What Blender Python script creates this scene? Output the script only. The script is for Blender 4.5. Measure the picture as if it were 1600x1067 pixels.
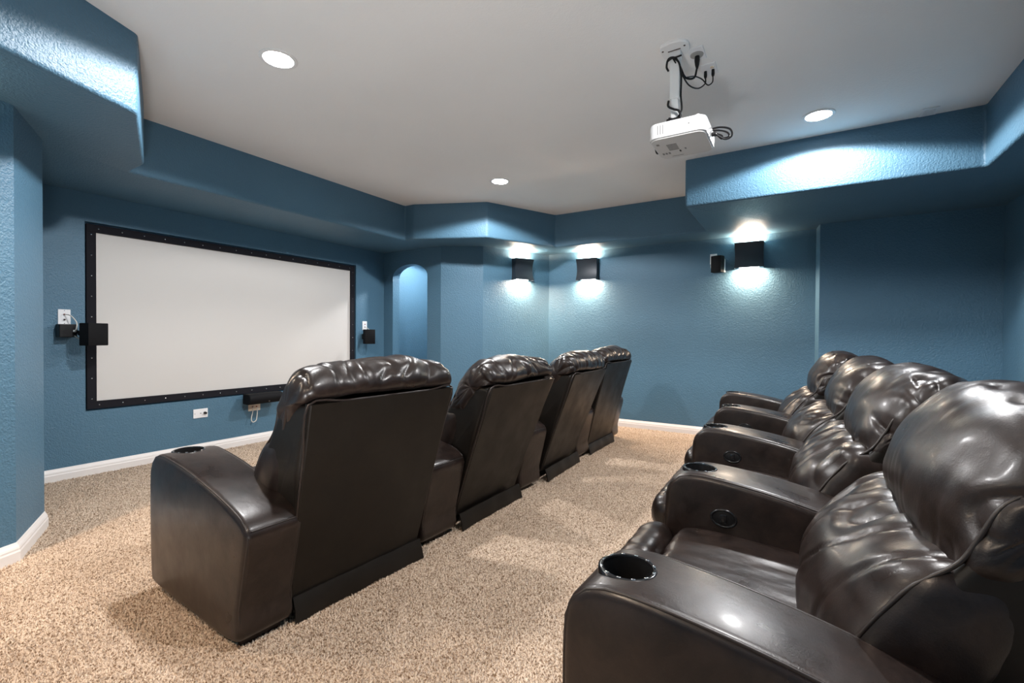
import bpy, bmesh, math, random
from mathutils import Vector, Matrix, noise
from mathutils.geometry import tessellate_polygon

for o in list(bpy.data.objects):
    bpy.data.objects.remove(o, do_unlink=True)
S = bpy.context.scene
C = S.collection

# ------------------------------------------------------------------ camera
# X runs along the seat rows, Y towards the projection screen, Z up (metres)
F_PX, YAW, PITCH, ROLL = 723.14, 0.5531, -0.01195, 0.00604
cy, sy, cp, sp = math.cos(YAW), math.sin(YAW), math.cos(PITCH), math.sin(PITCH)
FW = Vector((cy*cp, sy*cp, sp)); RT = Vector((sy, -cy, 0)); UP = RT.cross(FW)
R2 = RT*math.cos(ROLL) + UP*math.sin(ROLL); U2 = -RT*math.sin(ROLL) + UP*math.cos(ROLL)
cam = bpy.data.cameras.new('camera'); cam.sensor_width = 36; cam.lens = F_PX*36/1600; cam.clip_start = 0.02
co = bpy.data.objects.new('camera', cam); C.objects.link(co)
co.matrix_world = Matrix(((R2.x, U2.x, -FW.x, 0), (R2.y, U2.y, -FW.y, 0), (R2.z, U2.z, -FW.z, 1.14), (0, 0, 0, 1)))
S.camera = co
# ------------------------------------------------------------------ world and exposure
w = bpy.data.worlds.new('world'); S.world = w; w.use_nodes = True
w.node_tree.nodes['Background'].inputs[0].default_value = (0.5, 0.5, 0.5, 1)
w.node_tree.nodes['Background'].inputs[1].default_value = 0.2
S.view_settings.view_transform = 'Standard'; S.view_settings.look = 'None'
S.view_settings.gamma = 1.0; S.view_settings.use_curve_mapping = False
S.view_settings.exposure = 1.72
CAN_W, SCONCE_DOWN_W, SCONCE_UP_W, CEILING_FILL_W = 47.0, 7.2, 5.2, 42.0
CAN_COL, SCONCE_COL = (1.0, 0.985, 0.985), (1.0, 0.72, 0.50)

# ------------------------------------------------------------------ material helpers
def mat(name, col, rough=0.5, metal=0.0, emit=None, spec=0.5, coat=0.0):
    m = bpy.data.materials.new(name); m.use_nodes = True
    b = m.node_tree.nodes['Principled BSDF']
    b.inputs['Base Color'].default_value = (*col, 1); b.inputs['Roughness'].default_value = rough
    b.inputs['Metallic'].default_value = metal; b.inputs['Specular IOR Level'].default_value = spec
    b.inputs['Coat Weight'].default_value = coat; b.inputs['Coat Roughness'].default_value = 0.15
    if emit:
        b.inputs['Emission Color'].default_value = (*emit[0], 1); b.inputs['Emission Strength'].default_value = emit[1]
    return m
def N(m, t, **kw):
    n = m.node_tree.nodes.new(t)
    for k, v in kw.items():
        if hasattr(n, k): setattr(n, k, v)
        else: n.inputs[k.replace('_', ' ')].default_value = v
    return n
def L(m, a, b): m.node_tree.links.new(a, b)
def B(m): return m.node_tree.nodes['Principled BSDF']
def ramp(m, fac, stops):
    r = N(m, 'ShaderNodeValToRGB'); e = r.color_ramp.elements
    while len(e) < len(stops): e.new(0.5)
    for i, (p, c) in enumerate(stops):
        e[i].position = p; e[i].color = (*c, 1) if len(c) == 3 else c
    L(m, fac, r.inputs[0]); return r.outputs[0]

def textured_paint(name, col, var, rough, bscale, bdist, strength):
    m = mat(name, col, rough, spec=0.4)
    tc = N(m, 'ShaderNodeTexCoord')
    n1 = N(m, 'ShaderNodeTexNoise', Scale=bscale, Detail=3.0, Roughness=0.5)
    n2 = N(m, 'ShaderNodeTexNoise', Scale=bscale*0.52, Detail=2.0)
    L(m, tc.outputs['Object'], n1.inputs[0]); L(m, tc.outputs['Object'], n2.inputs[0])
    mx = N(m, 'ShaderNodeMath', operation='ADD'); L(m, n1.outputs[0], mx.inputs[0]); L(m, n2.outputs[0], mx.inputs[1])
    h = ramp(m, mx.outputs[0], [(0.0, (0, 0, 0)), (1.0, (1, 1, 1))])
    bp = N(m, 'ShaderNodeBump', Strength=strength, Distance=bdist); L(m, mx.outputs[0], bp.inputs['Height'])
    L(m, bp.outputs[0], B(m).inputs['Normal'])
    n3 = N(m, 'ShaderNodeTexNoise', Scale=1.3, Detail=3.0); L(m, tc.outputs['Object'], n3.inputs[0])
    c = ramp(m, n3.outputs[0], [(0.3, tuple(x*(1-var) for x in col)), (0.7, tuple(x*(1+var) for x in col))])
    L(m, c, B(m).inputs['Base Color'])
    return m
M = {}
M['wall'] = textured_paint('blue_wall_paint', (0.077, 0.168, 0.246), 0.05, 0.43, 115, 0.006, 0.6)
M['ceiling'] = textured_paint('ceiling_paint', (0.85, 0.845, 0.83), 0.02, 0.8, 110, 0.003, 0.35)
M['trim'] = mat('white_trim_paint', (0.78, 0.75, 0.73), 0.35)
M['black'] = mat('black_plastic', (0.008, 0.008, 0.009), 0.45, spec=0.3)
M['cloth'] = mat('black_velvet_frame', (0.011, 0.011, 0.015), 0.85, spec=0.2)
M['grille'] = mat('speaker_grille', (0.006, 0.006, 0.007), 0.7, spec=0.15)
M['shade'] = mat('sconce_metal', (0.020, 0.026, 0.036), 0.45, 0.2)
M['white'] = mat('white_plastic', (0.80, 0.80, 0.79), 0.35)
M['projector_white'] = mat('projector_shell', (0.62, 0.62, 0.62), 0.4)
M['offwhite'] = mat('projector_underside', (0.62, 0.61, 0.59), 0.5)
M['plate'] = mat('wall_plate_plastic', (0.82, 0.82, 0.83), 0.35)
M['almond'] = mat('almond_plate', (0.72, 0.62, 0.50), 0.4)
M['greymark'] = mat('grey_print', (0.22, 0.215, 0.205), 0.6)
M['socket'] = mat('dark_socket', (0.05, 0.03, 0.025), 0.5)
M['red'] = mat('red_binding_post', (0.30, 0.07, 0.05), 0.5)
M['chrome'] = mat('chrome', (0.75, 0.75, 0.76), 0.15, 1.0)
M['wire'] = mat('white_wire', (0.66, 0.63, 0.58), 0.5)
M['wood'] = mat('dark_wood_foot', (0.020, 0.011, 0.008), 0.4)
M['lamp'] = mat('led_lens', (1, 1, 1), 0.5, emit=((1, 0.98, 0.97), 14.0))
M['bulb'] = mat('sconce_bulb', (1, 1, 1), 0.5, emit=((1, 0.97, 0.92), 10.0))
M['grey'] = mat('grey_outlet', (0.36, 0.35, 0.33), 0.5)

def screen_mat():
    m = mat('matte_white_screen', (0.62, 0.60, 0.575), 0.85, spec=0.2)
    tc = N(m, 'ShaderNodeTexCoord'); n = N(m, 'ShaderNodeTexNoise', Scale=900.0, Detail=1.0)
    L(m, tc.outputs['Object'], n.inputs[0])
    bp = N(m, 'ShaderNodeBump', Strength=0.1, Distance=0.0005); L(m, n.outputs[0], bp.inputs['Height']); L(m, bp.outputs[0], B(m).inputs['Normal'])
    return m
M['screen'] = screen_mat()

def leather(name, dark, light, rlo, rhi, fine, big, bigdist):
    m = mat(name, dark, 0.35, spec=0.42 if 'brown' in name else 0.32, coat=0.10 if 'brown' in name else 0.0)
    tc = N(m, 'ShaderNodeTexCoord')
    n1 = N(m, 'ShaderNodeTexNoise', Scale=12.0, Detail=8.0, Roughness=0.72, Distortion=0.5)
    L(m, tc.outputs['Object'], n1.inputs[0])
    L(m, ramp(m, n1.outputs[0], [(0.35, dark), (0.72, light)]), B(m).inputs['Base Color'])
    n2 = N(m, 'ShaderNodeTexNoise', Scale=8.0, Detail=3.0, Roughness=0.5, Distortion=0.2)
    L(m, tc.outputs['Object'], n2.inputs[0])
    mr = N(m, 'ShaderNodeMapRange'); mr.inputs[1].default_value = 0.3; mr.inputs[2].default_value = 0.7
    mr.inputs[3].default_value = rlo; mr.inputs[4].default_value = rhi
    L(m, n2.outputs[0], mr.inputs[0]); L(m, mr.outputs[0], B(m).inputs['Roughness'])
    v = N(m, 'ShaderNodeTexNoise', Scale=260.0, Detail=4.0, Roughness=0.65); L(m, tc.outputs['Object'], v.inputs[0])
    b1 = N(m, 'ShaderNodeBump', Strength=fine, Distance=0.001); L(m, v.outputs[0], b1.inputs['Height'])
    mp = N(m, 'ShaderNodeMapping'); mp.inputs['Scale'].default_value = (1.0, 0.55, 0.7); L(m, tc.outputs['Object'], mp.inputs[0])
    n4 = N(m, 'ShaderNodeTexNoise', Scale=16.0, Detail=3.0, Roughness=0.5, Distortion=0.3); L(m, mp.outputs[0], n4.inputs[0])
    b2 = N(m, 'ShaderNodeBump', Strength=big, Distance=bigdist); L(m, n4.outputs[0], b2.inputs['Height'])
    L(m, b1.outputs[0], b2.inputs['Normal']); L(m, b2.outputs[0], B(m).inputs['Normal'])
    return m
M['leather'] = leather('brown_black_leather', (0.009, 0.0060, 0.0052), (0.030, 0.0190, 0.0155), 0.27, 0.40, 0.38, 0.14, 0.012)
M['leather_back'] = leather('smooth_back_leather', (0.007, 0.0055, 0.0042), (0.011, 0.0085, 0.0065), 0.38, 0.50, 0.15, 0.05, 0.010)
M['seam'] = mat('leather_piping', (0.020, 0.014, 0.012), 0.4)

def carpet_mat():
    m = mat('beige_frieze_carpet', (0.45, 0.37, 0.30), 0.95, spec=0.1)
    tc = N(m, 'ShaderNodeTexCoord')
    v = N(m, 'ShaderNodeTexVoronoi', Scale=95.0); L(m, tc.outputs['Object'], v.inputs[0])
    n = N(m, 'ShaderNodeTexNoise', Scale=70.0, Detail=4.0, Roughness=0.7); L(m, tc.outputs['Object'], n.inputs[0])
    n2 = N(m, 'ShaderNodeTexNoise', Scale=1.6, Detail=2.0, Roughness=0.5); L(m, tc.outputs['Object'], n2.inputs[0])
    a = ramp(m, n.outputs[0], [(0.30, (0.20, 0.135, 0.095)), (0.46, (0.44, 0.345, 0.27)), (0.70, (0.62, 0.535, 0.455))])
    b = ramp(m, n2.outputs[0], [(0.38, (0.88, 0.87, 0.86)), (0.62, (1.06, 1.06, 1.06))])
    mx = N(m, 'ShaderNodeMix', data_type='RGBA', blend_type='MULTIPLY'); mx.inputs[0].default_value = 1
    L(m, a, mx.inputs[6]); L(m, b, mx.inputs[7]); L(m, mx.outputs[2], B(m).inputs['Base Color'])
    ad = N(m, 'ShaderNodeMath', operation='SUBTRACT'); L(m, n.outputs[0], ad.inputs[0]); L(m, v.outputs[0], ad.inputs[1])
    bp = N(m, 'ShaderNodeBump', Strength=0.9, Distance=0.012); L(m, ad.outputs[0], bp.inputs['Height']); L(m, bp.outputs[0], B(m).inputs['Normal'])
    return m
M['carpet'] = carpet_mat()

# ------------------------------------------------------------------ mesh helpers
def to_mesh(name, bm, smooth=None):
    bmesh.ops.remove_doubles(bm, verts=bm.verts, dist=1e-6)
    bmesh.ops.recalc_face_normals(bm, faces=bm.faces)
    me = bpy.data.meshes.new(name); bm.to_mesh(me); bm.free()
    if smooth is not None:
        me.shade_smooth()
        if smooth < 179: me.set_sharp_from_angle(angle=math.radians(smooth))
    return me
def obj(name, me, m, parent=None, loc=None, rot=None):
    if not isinstance(me, bpy.types.Mesh): me = to_mesh(name, me)
    if m is not None and not me.materials: me.materials.append(M[m] if isinstance(m, str) else m)
    o = bpy.data.objects.new(name, me); C.objects.link(o)
    if parent: o.parent = parent
    if loc: o.location = loc
    if rot: o.rotation_euler = rot
    return o
def thing(name, label, cat, loc=(0, 0, 0), rot=(0, 0, 0), group=None):
    o = bpy.data.objects.new(name, None); C.objects.link(o); o.empty_display_size = 0.1
    o.location = loc; o.rotation_euler = rot; tag(o, label, cat, group); return o
def tag(o, label, cat, group=None):
    o['label'] = label; o['category'] = cat
    if group: o['group'] = group
    return o
def struct(name, bm, m, label=None, smooth=None):
    o = obj(name, to_mesh(name, bm, smooth), m); o['kind'] = 'structure'
    if label: o['label'] = label
    return o
def add_box(bm, c, s, rot=None, bevel=0.0, seg=2):
    t = bmesh.new(); bmesh.ops.create_cube(t, size=1)
    for v in t.verts: v.co = Vector((v.co.x*s[0], v.co.y*s[1], v.co.z*s[2]))
    if bevel: bmesh.ops.bevel(t, geom=t.edges[:], offset=bevel, segments=seg, profile=0.5, affect='EDGES')
    mt = Matrix.Translation(c) @ (rot.to_4x4() if rot else Matrix())
    merge(bm, t, mt)
def merge(bm, t, mt=Matrix()):
    idx = {}
    for v in t.verts: idx[v] = bm.verts.new(mt @ v.co)
    for f in t.faces: bm.faces.new([idx[v] for v in f.verts])
    t.free()
def box(c, s, bevel=0.0, rot=None, seg=2):
    bm = bmesh.new(); add_box(bm, Vector(c), s, rot, bevel, seg); return bm
def loft(bm, loops, cap=True, closed=True):
    rows = [[bm.verts.new(p) for p in lp] for lp in loops]
    n = len(rows[0])
    for a, b in zip(rows, rows[1:]):
        for i in range(n if closed else n-1):
            j = (i+1) % n
            bm.faces.new((a[i], a[j], b[j], b[i]))
    if cap:
        for r in (rows[0], rows[-1]):
            c = sum((v.co for v in r), Vector())/n; cv = bm.verts.new(c)
            for i in range(n): bm.faces.new((r[i], r[(i+1) % n], cv))
    return bm
def catmull(pts, n, closed=False):
    P = [Vector(p) for p in pts]; out = []; m = len(P)
    segs = m if closed else m-1
    for i in range(segs):
        p1, p2 = P[i], P[(i+1) % m]
        p0 = P[i-1] if (closed or i > 0) else p1*2-p2
        p3 = P[(i+2) % m] if (closed or i+2 < m) else p2*2-p1
        for k in range(n):
            t = k/n
            out.append(0.5*((2*p1)+(p2-p0)*t+(2*p0-5*p1+4*p2-p3)*t*t+(3*p1-p0-3*p2+p3)*t**3))
    if not closed: out.append(P[-1])
    return out
def tube(pts, r, n=6, sub=6, closed=False, bm=None):
    bm = bm or bmesh.new()
    P = catmull(pts, sub, closed) if sub > 1 else [Vector(p) for p in pts]
    loops = []; ref = Vector((0, 0, 1)); m = len(P)
    for i, p in enumerate(P):
        a = P[(i-1) % m] if (closed or i) else p
        b = P[(i+1) % m] if (closed or i < m-1) else p
        d = (b-a).normalized()
        s = d.cross(ref)
        if s.length < 1e-3: s = d.cross(Vector((1, 0, 0)))
        s.normalize(); u = s.cross(d).normalized(); ref = u
        loops.append([p+(s*math.cos(2*math.pi*k/n)+u*math.sin(2*math.pi*k/n))*r for k in range(n)])
    if closed: loops.append(loops[0])
    return loft(bm, loops, cap=not closed)
def lathe(prof, n=32, axis='z', bm=None, c=(0, 0, 0)):
    bm = bm or bmesh.new(); c = Vector(c); loops = []
    for r, z in prof:
        lp = []
        for k in range(n):
            a = 2*math.pi*k/n; x, y = r*math.cos(a), r*math.sin(a)
            lp.append(c+Vector((x, y, z) if axis == 'z' else (x, z, y) if axis == 'y' else (z, x, y)))
        loops.append(lp)
    return loft(bm, loops, cap=False)
def resample(pts, n):
    P = [Vector(p) for p in pts]; P.append(P[0]); d = [0]
    for a, b in zip(P, P[1:]): d.append(d[-1]+(b-a).length)
    out = []; j = 0
    for i in range(n):
        t = d[-1]*i/n
        while d[j+1] < t: j += 1
        out.append(P[j].lerp(P[j+1], (t-d[j])/(d[j+1]-d[j])))
    return out
def inset2(pts, k):
    n = len(pts); area = sum(pts[i].x*pts[(i+1) % n].y-pts[(i+1) % n].x*pts[i].y for i in range(n)); s = 1 if area > 0 else -1
    out = []
    for i in range(n):
        d = (pts[(i+1) % n]-pts[i-1]).normalized()
        out.append(pts[i]+Vector((-d.y, d.x))*s*k)
    return out
def prism(outline, hw, r, nr=4, bulge=0.006, n=80, smooth_pts=True, shift=None):
    """solid with a rounded-edge outline in (y, z), swept across x; hw may be a function of y"""
    pts = resample(catmull([Vector(p) for p in outline], 8, True) if smooth_pts else outline, n)
    hwf = hw if callable(hw) else (lambda y, z: hw)
    c = sum(pts, Vector((0, 0)))/n
    seq = []
    for k in range(nr+1):
        a = math.pi/2*k/nr; seq.append((r-r*math.sin(a), r*(1-math.cos(a))))   # depth from side, inset
    prof = [(d, i, 1) for d, i in reversed(seq)]         # from cap edge to body
    loops = []
    def lp(side, d, i, f, extra=0):
        q = inset2(pts, i) if i else pts
        out = []
        for p in q:
            pp = c+(p-c)*f
            out.append(Vector((side*(hwf(pp.x, pp.y)-d+extra), pp.x, pp.y)))
        return out
    for side in (-1, 1):
        L1 = [lp(side, 0, r, 0.25, bulge), lp(side, 0, r, 0.55, bulge*0.85), lp(side, 0, r, 0.82, bulge*0.5), lp(side, 0, r, 0.95, bulge*0.15)] + [lp(side, d, i, 1) for d, i, _ in prof]
        loops += L1 if side == -1 else list(reversed(L1))
    return loft(bmesh.new(), loops)
def pillow(profile, hw, p=5, q=2.2, nst=44, npro=64, disp=None, end=None, g=4):
    """cushion swept across x; profile in the middle, end profile towards the sides, rounded ends"""
    K = npro//len(profile)+1
    A = catmull([Vector(a) for a in profile], K, True)
    E = catmull([Vector(a) for a in (end or profile)], K, True)
    loops = []
    for i in range(nst+1):
        a = -math.pi/2+math.pi*i/nst; s = 0.55*math.sin(a)+0.45*(2*i/nst-1)
        t = abs(s)**g if end else 0
        pts = [u.lerp(v, t) for u, v in zip(A, E)]; c = sum(pts, Vector((0, 0)))/len(pts)
        k = max(max(0.0, 1-abs(s)**p)**(1/q), 0.04)
        loops.append([Vector((hw*s, (c+(v-c)*k).x, (c+(v-c)*k).y)) for v in pts])
    bm = loft(bmesh.new(), loops)
    bmesh.ops.recalc_face_normals(bm, faces=bm.faces); bm.normal_update()
    if disp:
        mv = [(v, v.normal*disp(v.co)) for v in bm.verts]
        for v, d in mv: v.co += d
    return bm
def ridge(x): return 1-abs(2*(x-math.floor(x))-1)
def nz(x, y, z): return noise.noise(Vector((x, y, z)))

# ------------------------------------------------------------------ room shell
H, ZS = 2.666, 2.261
W = [(-0.45, -1.47), (5.49, -1.47), (5.49, -0.176), (5.713, -0.150), (5.713, 2.933), (4.752, 3.366), (4.48, 3.82), (4.48, 4.834), (0.86, 4.834), (0.86, 3.74), (0.657, 3.30), (-0.45, 2.84)]
T = [(0.03, -1.03), (4.2, -1.03), (4.2, 0.845), (5.265, 0.845), (5.265, 2.616), (4.351, 3.029), (4.0, 3.83), (4.0, 3.965), (1.35, 3.965), (1.347, 3.728), (1.018, 2.887), (0.03, 2.49)]
W = [Vector(p) for p in W]; T = [Vector(p) for p in T]
def rounded(P, r, n):
    out = []
    for i in range(len(P)):
        a, b, c = P[i-1], P[i], P[(i+1) % len(P)]
        u, v = (a-b).normalized(), (c-b).normalized()
        for k in range(n+1):
            t = k/n; out.append((b+u*r).lerp(b, t).lerp(b.lerp(b+v*r, t), t))
    return out
T = rounded(T, 0.022, 4)
def offs(P, d):                                   # counter-clockwise polygon, d > 0 outwards, mitred
    out = []; n = len(P)
    for i in range(n):
        a = (P[i]-P[i-1]).normalized(); b = (P[(i+1) % n]-P[i]).normalized()
        na, nb = Vector((a.y, -a.x)), Vector((b.y, -b.x))
        out.append(P[i]+(na+nb)*(d/(1+na.dot(nb))))
    return out
def v3(p, z): return Vector((p.x, p.y, z))
WN = ['back', 'right_rear', 'right_return', 'right', 'bay_right', 'bay_corner', 'arch', 'front', 'left_return', 'left_angle', 'left', 'rear_left']
WO = offs(W, 0.12)
nW = len(W)
def wall_prism(i, z0=-0.02, z1=2.75):
    a, b, d, e = W[i], W[(i+1) % nW], WO[(i+1) % nW], WO[i]
    bm = bmesh.new(); loft(bm, [[v3(p, z0) for p in (a, b, d, e)], [v3(p, z1) for p in (a, b, d, e)]]); return bm
def panel_with_hole(P, outer, hole, depth):
    """wall in the plane mapped by P(u, v, d): outer rectangle with a hole, extruded by depth"""
    bm = bmesh.new()
    tris = tessellate_polygon([[Vector((u, v, 0)) for u, v in outer], [Vector((u, v, 0)) for u, v in hole]])
    allp = outer+hole
    for d in (0, depth):
        vs = [bm.verts.new(P(u, v, d)) for u, v in allp]
        for t in tris:
            try: bm.faces.new([vs[k] for k in t])
            except ValueError: pass
    for ring in (outer, hole):
        n = len(ring)
        for k in range(n):
            a, b = ring[k], ring[(k+1) % n]
            bm.faces.new([bm.verts.new(P(*q)) for q in ((*a, 0), (*b, 0), (*b, depth), (*a, depth))])
    bmesh.ops.remove_doubles(bm, verts=bm.verts, dist=1e-5)
    return bm
WLAB = {'back': 'blue textured wall behind the rear row', 'right_rear': 'blue wall section standing proud right of the sconces', 'right_return': 'narrow blue wall return', 'right': 'blue textured wall with two sconces', 'bay_right': 'blue angled wall with one sconce', 'bay_corner': 'narrow blue angled wall beside the arch', 'left_return': 'blue wall return beside the screen', 'left_angle': 'blue angled corner of the near left wall', 'left': 'blue textured near left wall', 'rear_left': 'blue wall beside the camera'}
SX0, SX1, SZ0, SZ1 = 1.352, 4.010, 0.516, 2.034
ARY0, ARY1 = 4.046, 4.664
for i, nm in enumerate(WN):
    if nm == 'front':
        struct('wall_front', panel_with_hole(lambda u, v, d: Vector((u, 4.834+d, v)), [(0.74, -0.02), (4.48, -0.02), (4.48, 2.75), (0.74, 2.75)], [(SX0, SZ0), (SX1, SZ0), (SX1, SZ1), (SX0, SZ1)], 0.045), 'wall', 'blue wall around the projection screen')
        o = struct('wall_front_recess', box((2.68, 4.92, 1.365), (3.9, 0.09, 2.8)), 'wall')
    elif nm == 'arch':
        am = (ARY0+ARY1)/2; ar = (ARY1-ARY0)/2; zsp, zpk = 1.90, 2.075
        hole = [(ARY0, -0.01), (ARY1, -0.01)]
        for k in range(21):
            a = math.pi*k/20; s = math.cos(a)
            hole.append((am+ar*s, zsp+(zpk-zsp)*math.sin(a)**0.9))
        struct('wall_arch', panel_with_hole(lambda u, v, d: Vector((4.48+d, u, v)), [(3.82, -0.02), (4.98, -0.02), (4.98, 2.75), (3.82, 2.75)], hole, 0.12), 'wall', 'blue wall pierced by an arched opening', 40)
    else:
        struct('wall_'+nm, wall_prism(i), 'wall', WLAB[nm])
# alcove seen through the arch
bm = bmesh.new()
add_box(bm, Vector((5.62, 4.4, 1.3)), (0.1, 1.5, 2.8)); add_box(bm, Vector((5.1, 5.05, 1.3)), (1.0, 0.1, 2.8)); add_box(bm, Vector((5.15, 3.74, 1.3)), (0.9, 0.06, 2.8))
struct('wall_alcove', bm, 'wall', 'blue alcove wall seen through the arch')
struct('ceiling_alcove', box((5.1, 4.4, 2.42), (1.0, 1.4, 0.06)), 'ceiling')
# floor
bm = bmesh.new(); add_box(bm, Vector((2.6, 1.8, -0.05)), (6.6, 7.0, 0.1)); struct('floor', bm, 'carpet', 'beige frieze carpet')
def carpet_pile():
    import numpy as np
    rng = np.random.default_rng(4)
    xs, ys = np.meshgrid(np.arange(0.3, 5.72, 0.0078), np.arange(-0.2, 4.83, 0.0078)); P = np.stack([xs.ravel(), ys.ravel()], 1)
    P += rng.uniform(-0.0045, 0.0045, P.shape)
    cdir = np.array([cy, sy]); rdir = np.array([sy, -cy]); f = P@cdir; r = P@rdir
    ok = (f > 0.5) & (np.abs(r) < f*1.17)
    n = len(W); inside = np.zeros(len(P), bool)
    for i in range(n):
        a, b = W[i], W[(i+1) % n]
        c = ((a.y > P[:, 1]) != (b.y > P[:, 1])) & (P[:, 0] < (b.x-a.x)*(P[:, 1]-a.y)/((b.y-a.y) or 1e-9)+a.x)
        inside ^= c
    hid = (P[:, 0] > 1.25) & (P[:, 1] < 0.25) | (P[:, 0] > 1.15) & (P[:, 0] < 4.9) & (P[:, 1] > 1.75) & (P[:, 1] < 2.3)
    far = (f > 3.4) & (rng.random(len(P)) < 0.35)
    P = P[ok & inside & ~hid & ~far]; k = len(P)
    ang = rng.uniform(0, 6.283, k); rad = rng.uniform(0.0038, 0.0062, k); hgt = rng.uniform(0.006, 0.014, k)
    lean = rng.uniform(0, 6.283, k); ll = rng.uniform(0.002, 0.009, k)
    V = np.zeros((k, 4, 3), np.float32)
    for j in range(3):
        V[:, j, 0] = P[:, 0]+rad*np.cos(ang+j*2.0944); V[:, j, 1] = P[:, 1]+rad*np.sin(ang+j*2.0944); V[:, j, 2] = -0.001
    V[:, 3, 0] = P[:, 0]+ll*np.cos(lean); V[:, 3, 1] = P[:, 1]+ll*np.sin(lean); V[:, 3, 2] = hgt
    T_ = np.array([[0, 1, 3], [1, 2, 3], [2, 0, 3]], np.int32); idx = (np.arange(k, dtype=np.int32)*4)[:, None, None]+T_[None]
    me = bpy.data.meshes.new('carpet_pile'); me.vertices.add(k*4); me.vertices.foreach_set('co', V.ravel())
    me.loops.add(k*9); me.loops.foreach_set('vertex_index', idx.ravel()); me.polygons.add(k*3)
    me.polygons.foreach_set('loop_start', np.arange(0, k*9, 3, dtype=np.int32)); me.update(calc_edges=True); me.shade_smooth()
    o = obj('carpet_pile', me, 'pile'); o['kind'] = 'stuff'; o['label'] = 'beige frieze carpet pile covering the floor'; o['category'] = 'carpet'
M['pile'] = mat('carpet_tuft', (0.5, 0.42, 0.34), 0.9, spec=0.15)
_m = M['pile']; _tc = N(_m, 'ShaderNodeTexCoord'); _n = N(_m, 'ShaderNodeTexNoise', Scale=110.0, Detail=2.0, Roughness=0.6); L(_m, _tc.outputs['Object'], _n.inputs[0])
_n2 = N(_m, 'ShaderNodeTexNoise', Scale=1.7, Detail=2.0); L(_m, _tc.outputs['Object'], _n2.inputs[0])
_a = ramp(_m, _n.outputs[0], [(0.37, (0.20, 0.125, 0.075)), (0.49, (0.60, 0.475, 0.36)), (0.68, (0.74, 0.61, 0.49))])
_b = ramp(_m, _n2.outputs[0], [(0.38, (0.90, 0.89, 0.88)), (0.62, (1.0, 1.0, 1.0))])
_x = N(_m, 'ShaderNodeMix', data_type='RGBA', blend_type='MULTIPLY'); _x.inputs[0].default_value = 1
L(_m, _a, _x.inputs[6]); L(_m, _b, _x.inputs[7]); L(_m, _x.outputs[2], B(_m).inputs['Base Color'])
carpet_pile()
# ceiling
bm = bmesh.new(); add_box(bm, Vector((2.6, 1.8, H+0.05)), (6.6, 7.0, 0.1)); struct('ceiling', bm, 'ceiling', 'pale grey painted ceiling')
# dropped soffit around the raised ceiling: fascia with bullnose, underside
bm = bmesh.new()
prof = [(0.0, H+0.01), (0.0, ZS+0.022), (0.003, ZS+0.011), (0.011, ZS+0.003), (0.022, ZS)]
loops = [[v3(p, z) for p in offs(T, d)] for d, z in prof]
loft(bm, loops, cap=False)
inner = offs(T, 0.022); outer = offs(W, 0.02)
tris = tessellate_polygon([[v3(p, 0) for p in outer], [v3(p, 0) for p in inner]])
vs = [bm.verts.new(v3(p, ZS)) for p in outer+inner]
for t in tris: bm.faces.new([vs[k] for k in t])
struct('ceiling_soffit', bm, 'wall', 'blue dropped soffit around the raised ceiling', 35)
# baseboards
BP = [(0.0, 0.0), (0.017, 0.0), (0.017, 0.052), (0.014, 0.060), (0.014, 0.068), (0.011, 0.078), (0.006, 0.088), (0.003, 0.097), (0.0, 0.098)]
OFF = [offs(W, -d) for d, z in BP]
def baseboard(name, i, t0=0.0, t1=1.0):
    bm = bmesh.new(); j = (i+1) % nW
    A = [v3(OFF[k][i].lerp(OFF[k][j], t0), BP[k][1]) for k in range(len(BP))]
    Bq = [v3(OFF[k][i].lerp(OFF[k][j], t1), BP[k][1]) for k in range(len(BP))]
    loft(bm, [A, Bq]); struct('baseboard_'+name, bm, 'trim', 'white moulded baseboard')
for i, nm in enumerate(WN):
    if nm == 'arch':
        y0 = (ARY0-3.82)/(4.834-3.82); baseboard('arch', i, 0, y0)
    else: baseboard(nm, i)

# ------------------------------------------------------------------ recessed lights
def can_light(loc, label, power=CAN_W, group='recessed ceiling lights'):
    t = thing('recessed_light', label, 'ceiling light', loc, group=group)
    obj('trim_ring', to_mesh('trim_ring', lathe([(0.098, 0.0), (0.098, -0.004), (0.090, -0.008), (0.078, -0.006), (0.076, -0.002)], 40), 40), 'white', t)
    obj('lens', lathe([(0.0005, -0.0045), (0.040, -0.0045), (0.0755, -0.003)], 40), 'lamp', t)
    ld = bpy.data.lights.new('recessed_light_beam', 'SPOT'); ld.energy = power; ld.color = CAN_COL
    ld.spot_size = math.radians(158); ld.spot_blend = 0.14; ld.shadow_soft_size = 0.05
    lo = bpy.data.objects.new('light_beam', ld); C.objects.link(lo); lo.parent = t; lo.location = (0, 0, -0.03)
    return t
can_light((1.512, 2.465, H), 'round recessed ceiling light nearest the left soffit corner')
can_light((3.832, 2.518, H), 'round recessed ceiling light in front of the angled bay soffit')
can_light((3.815, -0.104, H), 'round recessed ceiling light beside the right soffit box')
can_light((1.512, -0.104, H), 'round recessed ceiling light above the near end of the rear row')
can_light((5.05, 4.35, 2.39), 'round recessed light in the alcove behind the arch', 38.0)

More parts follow.
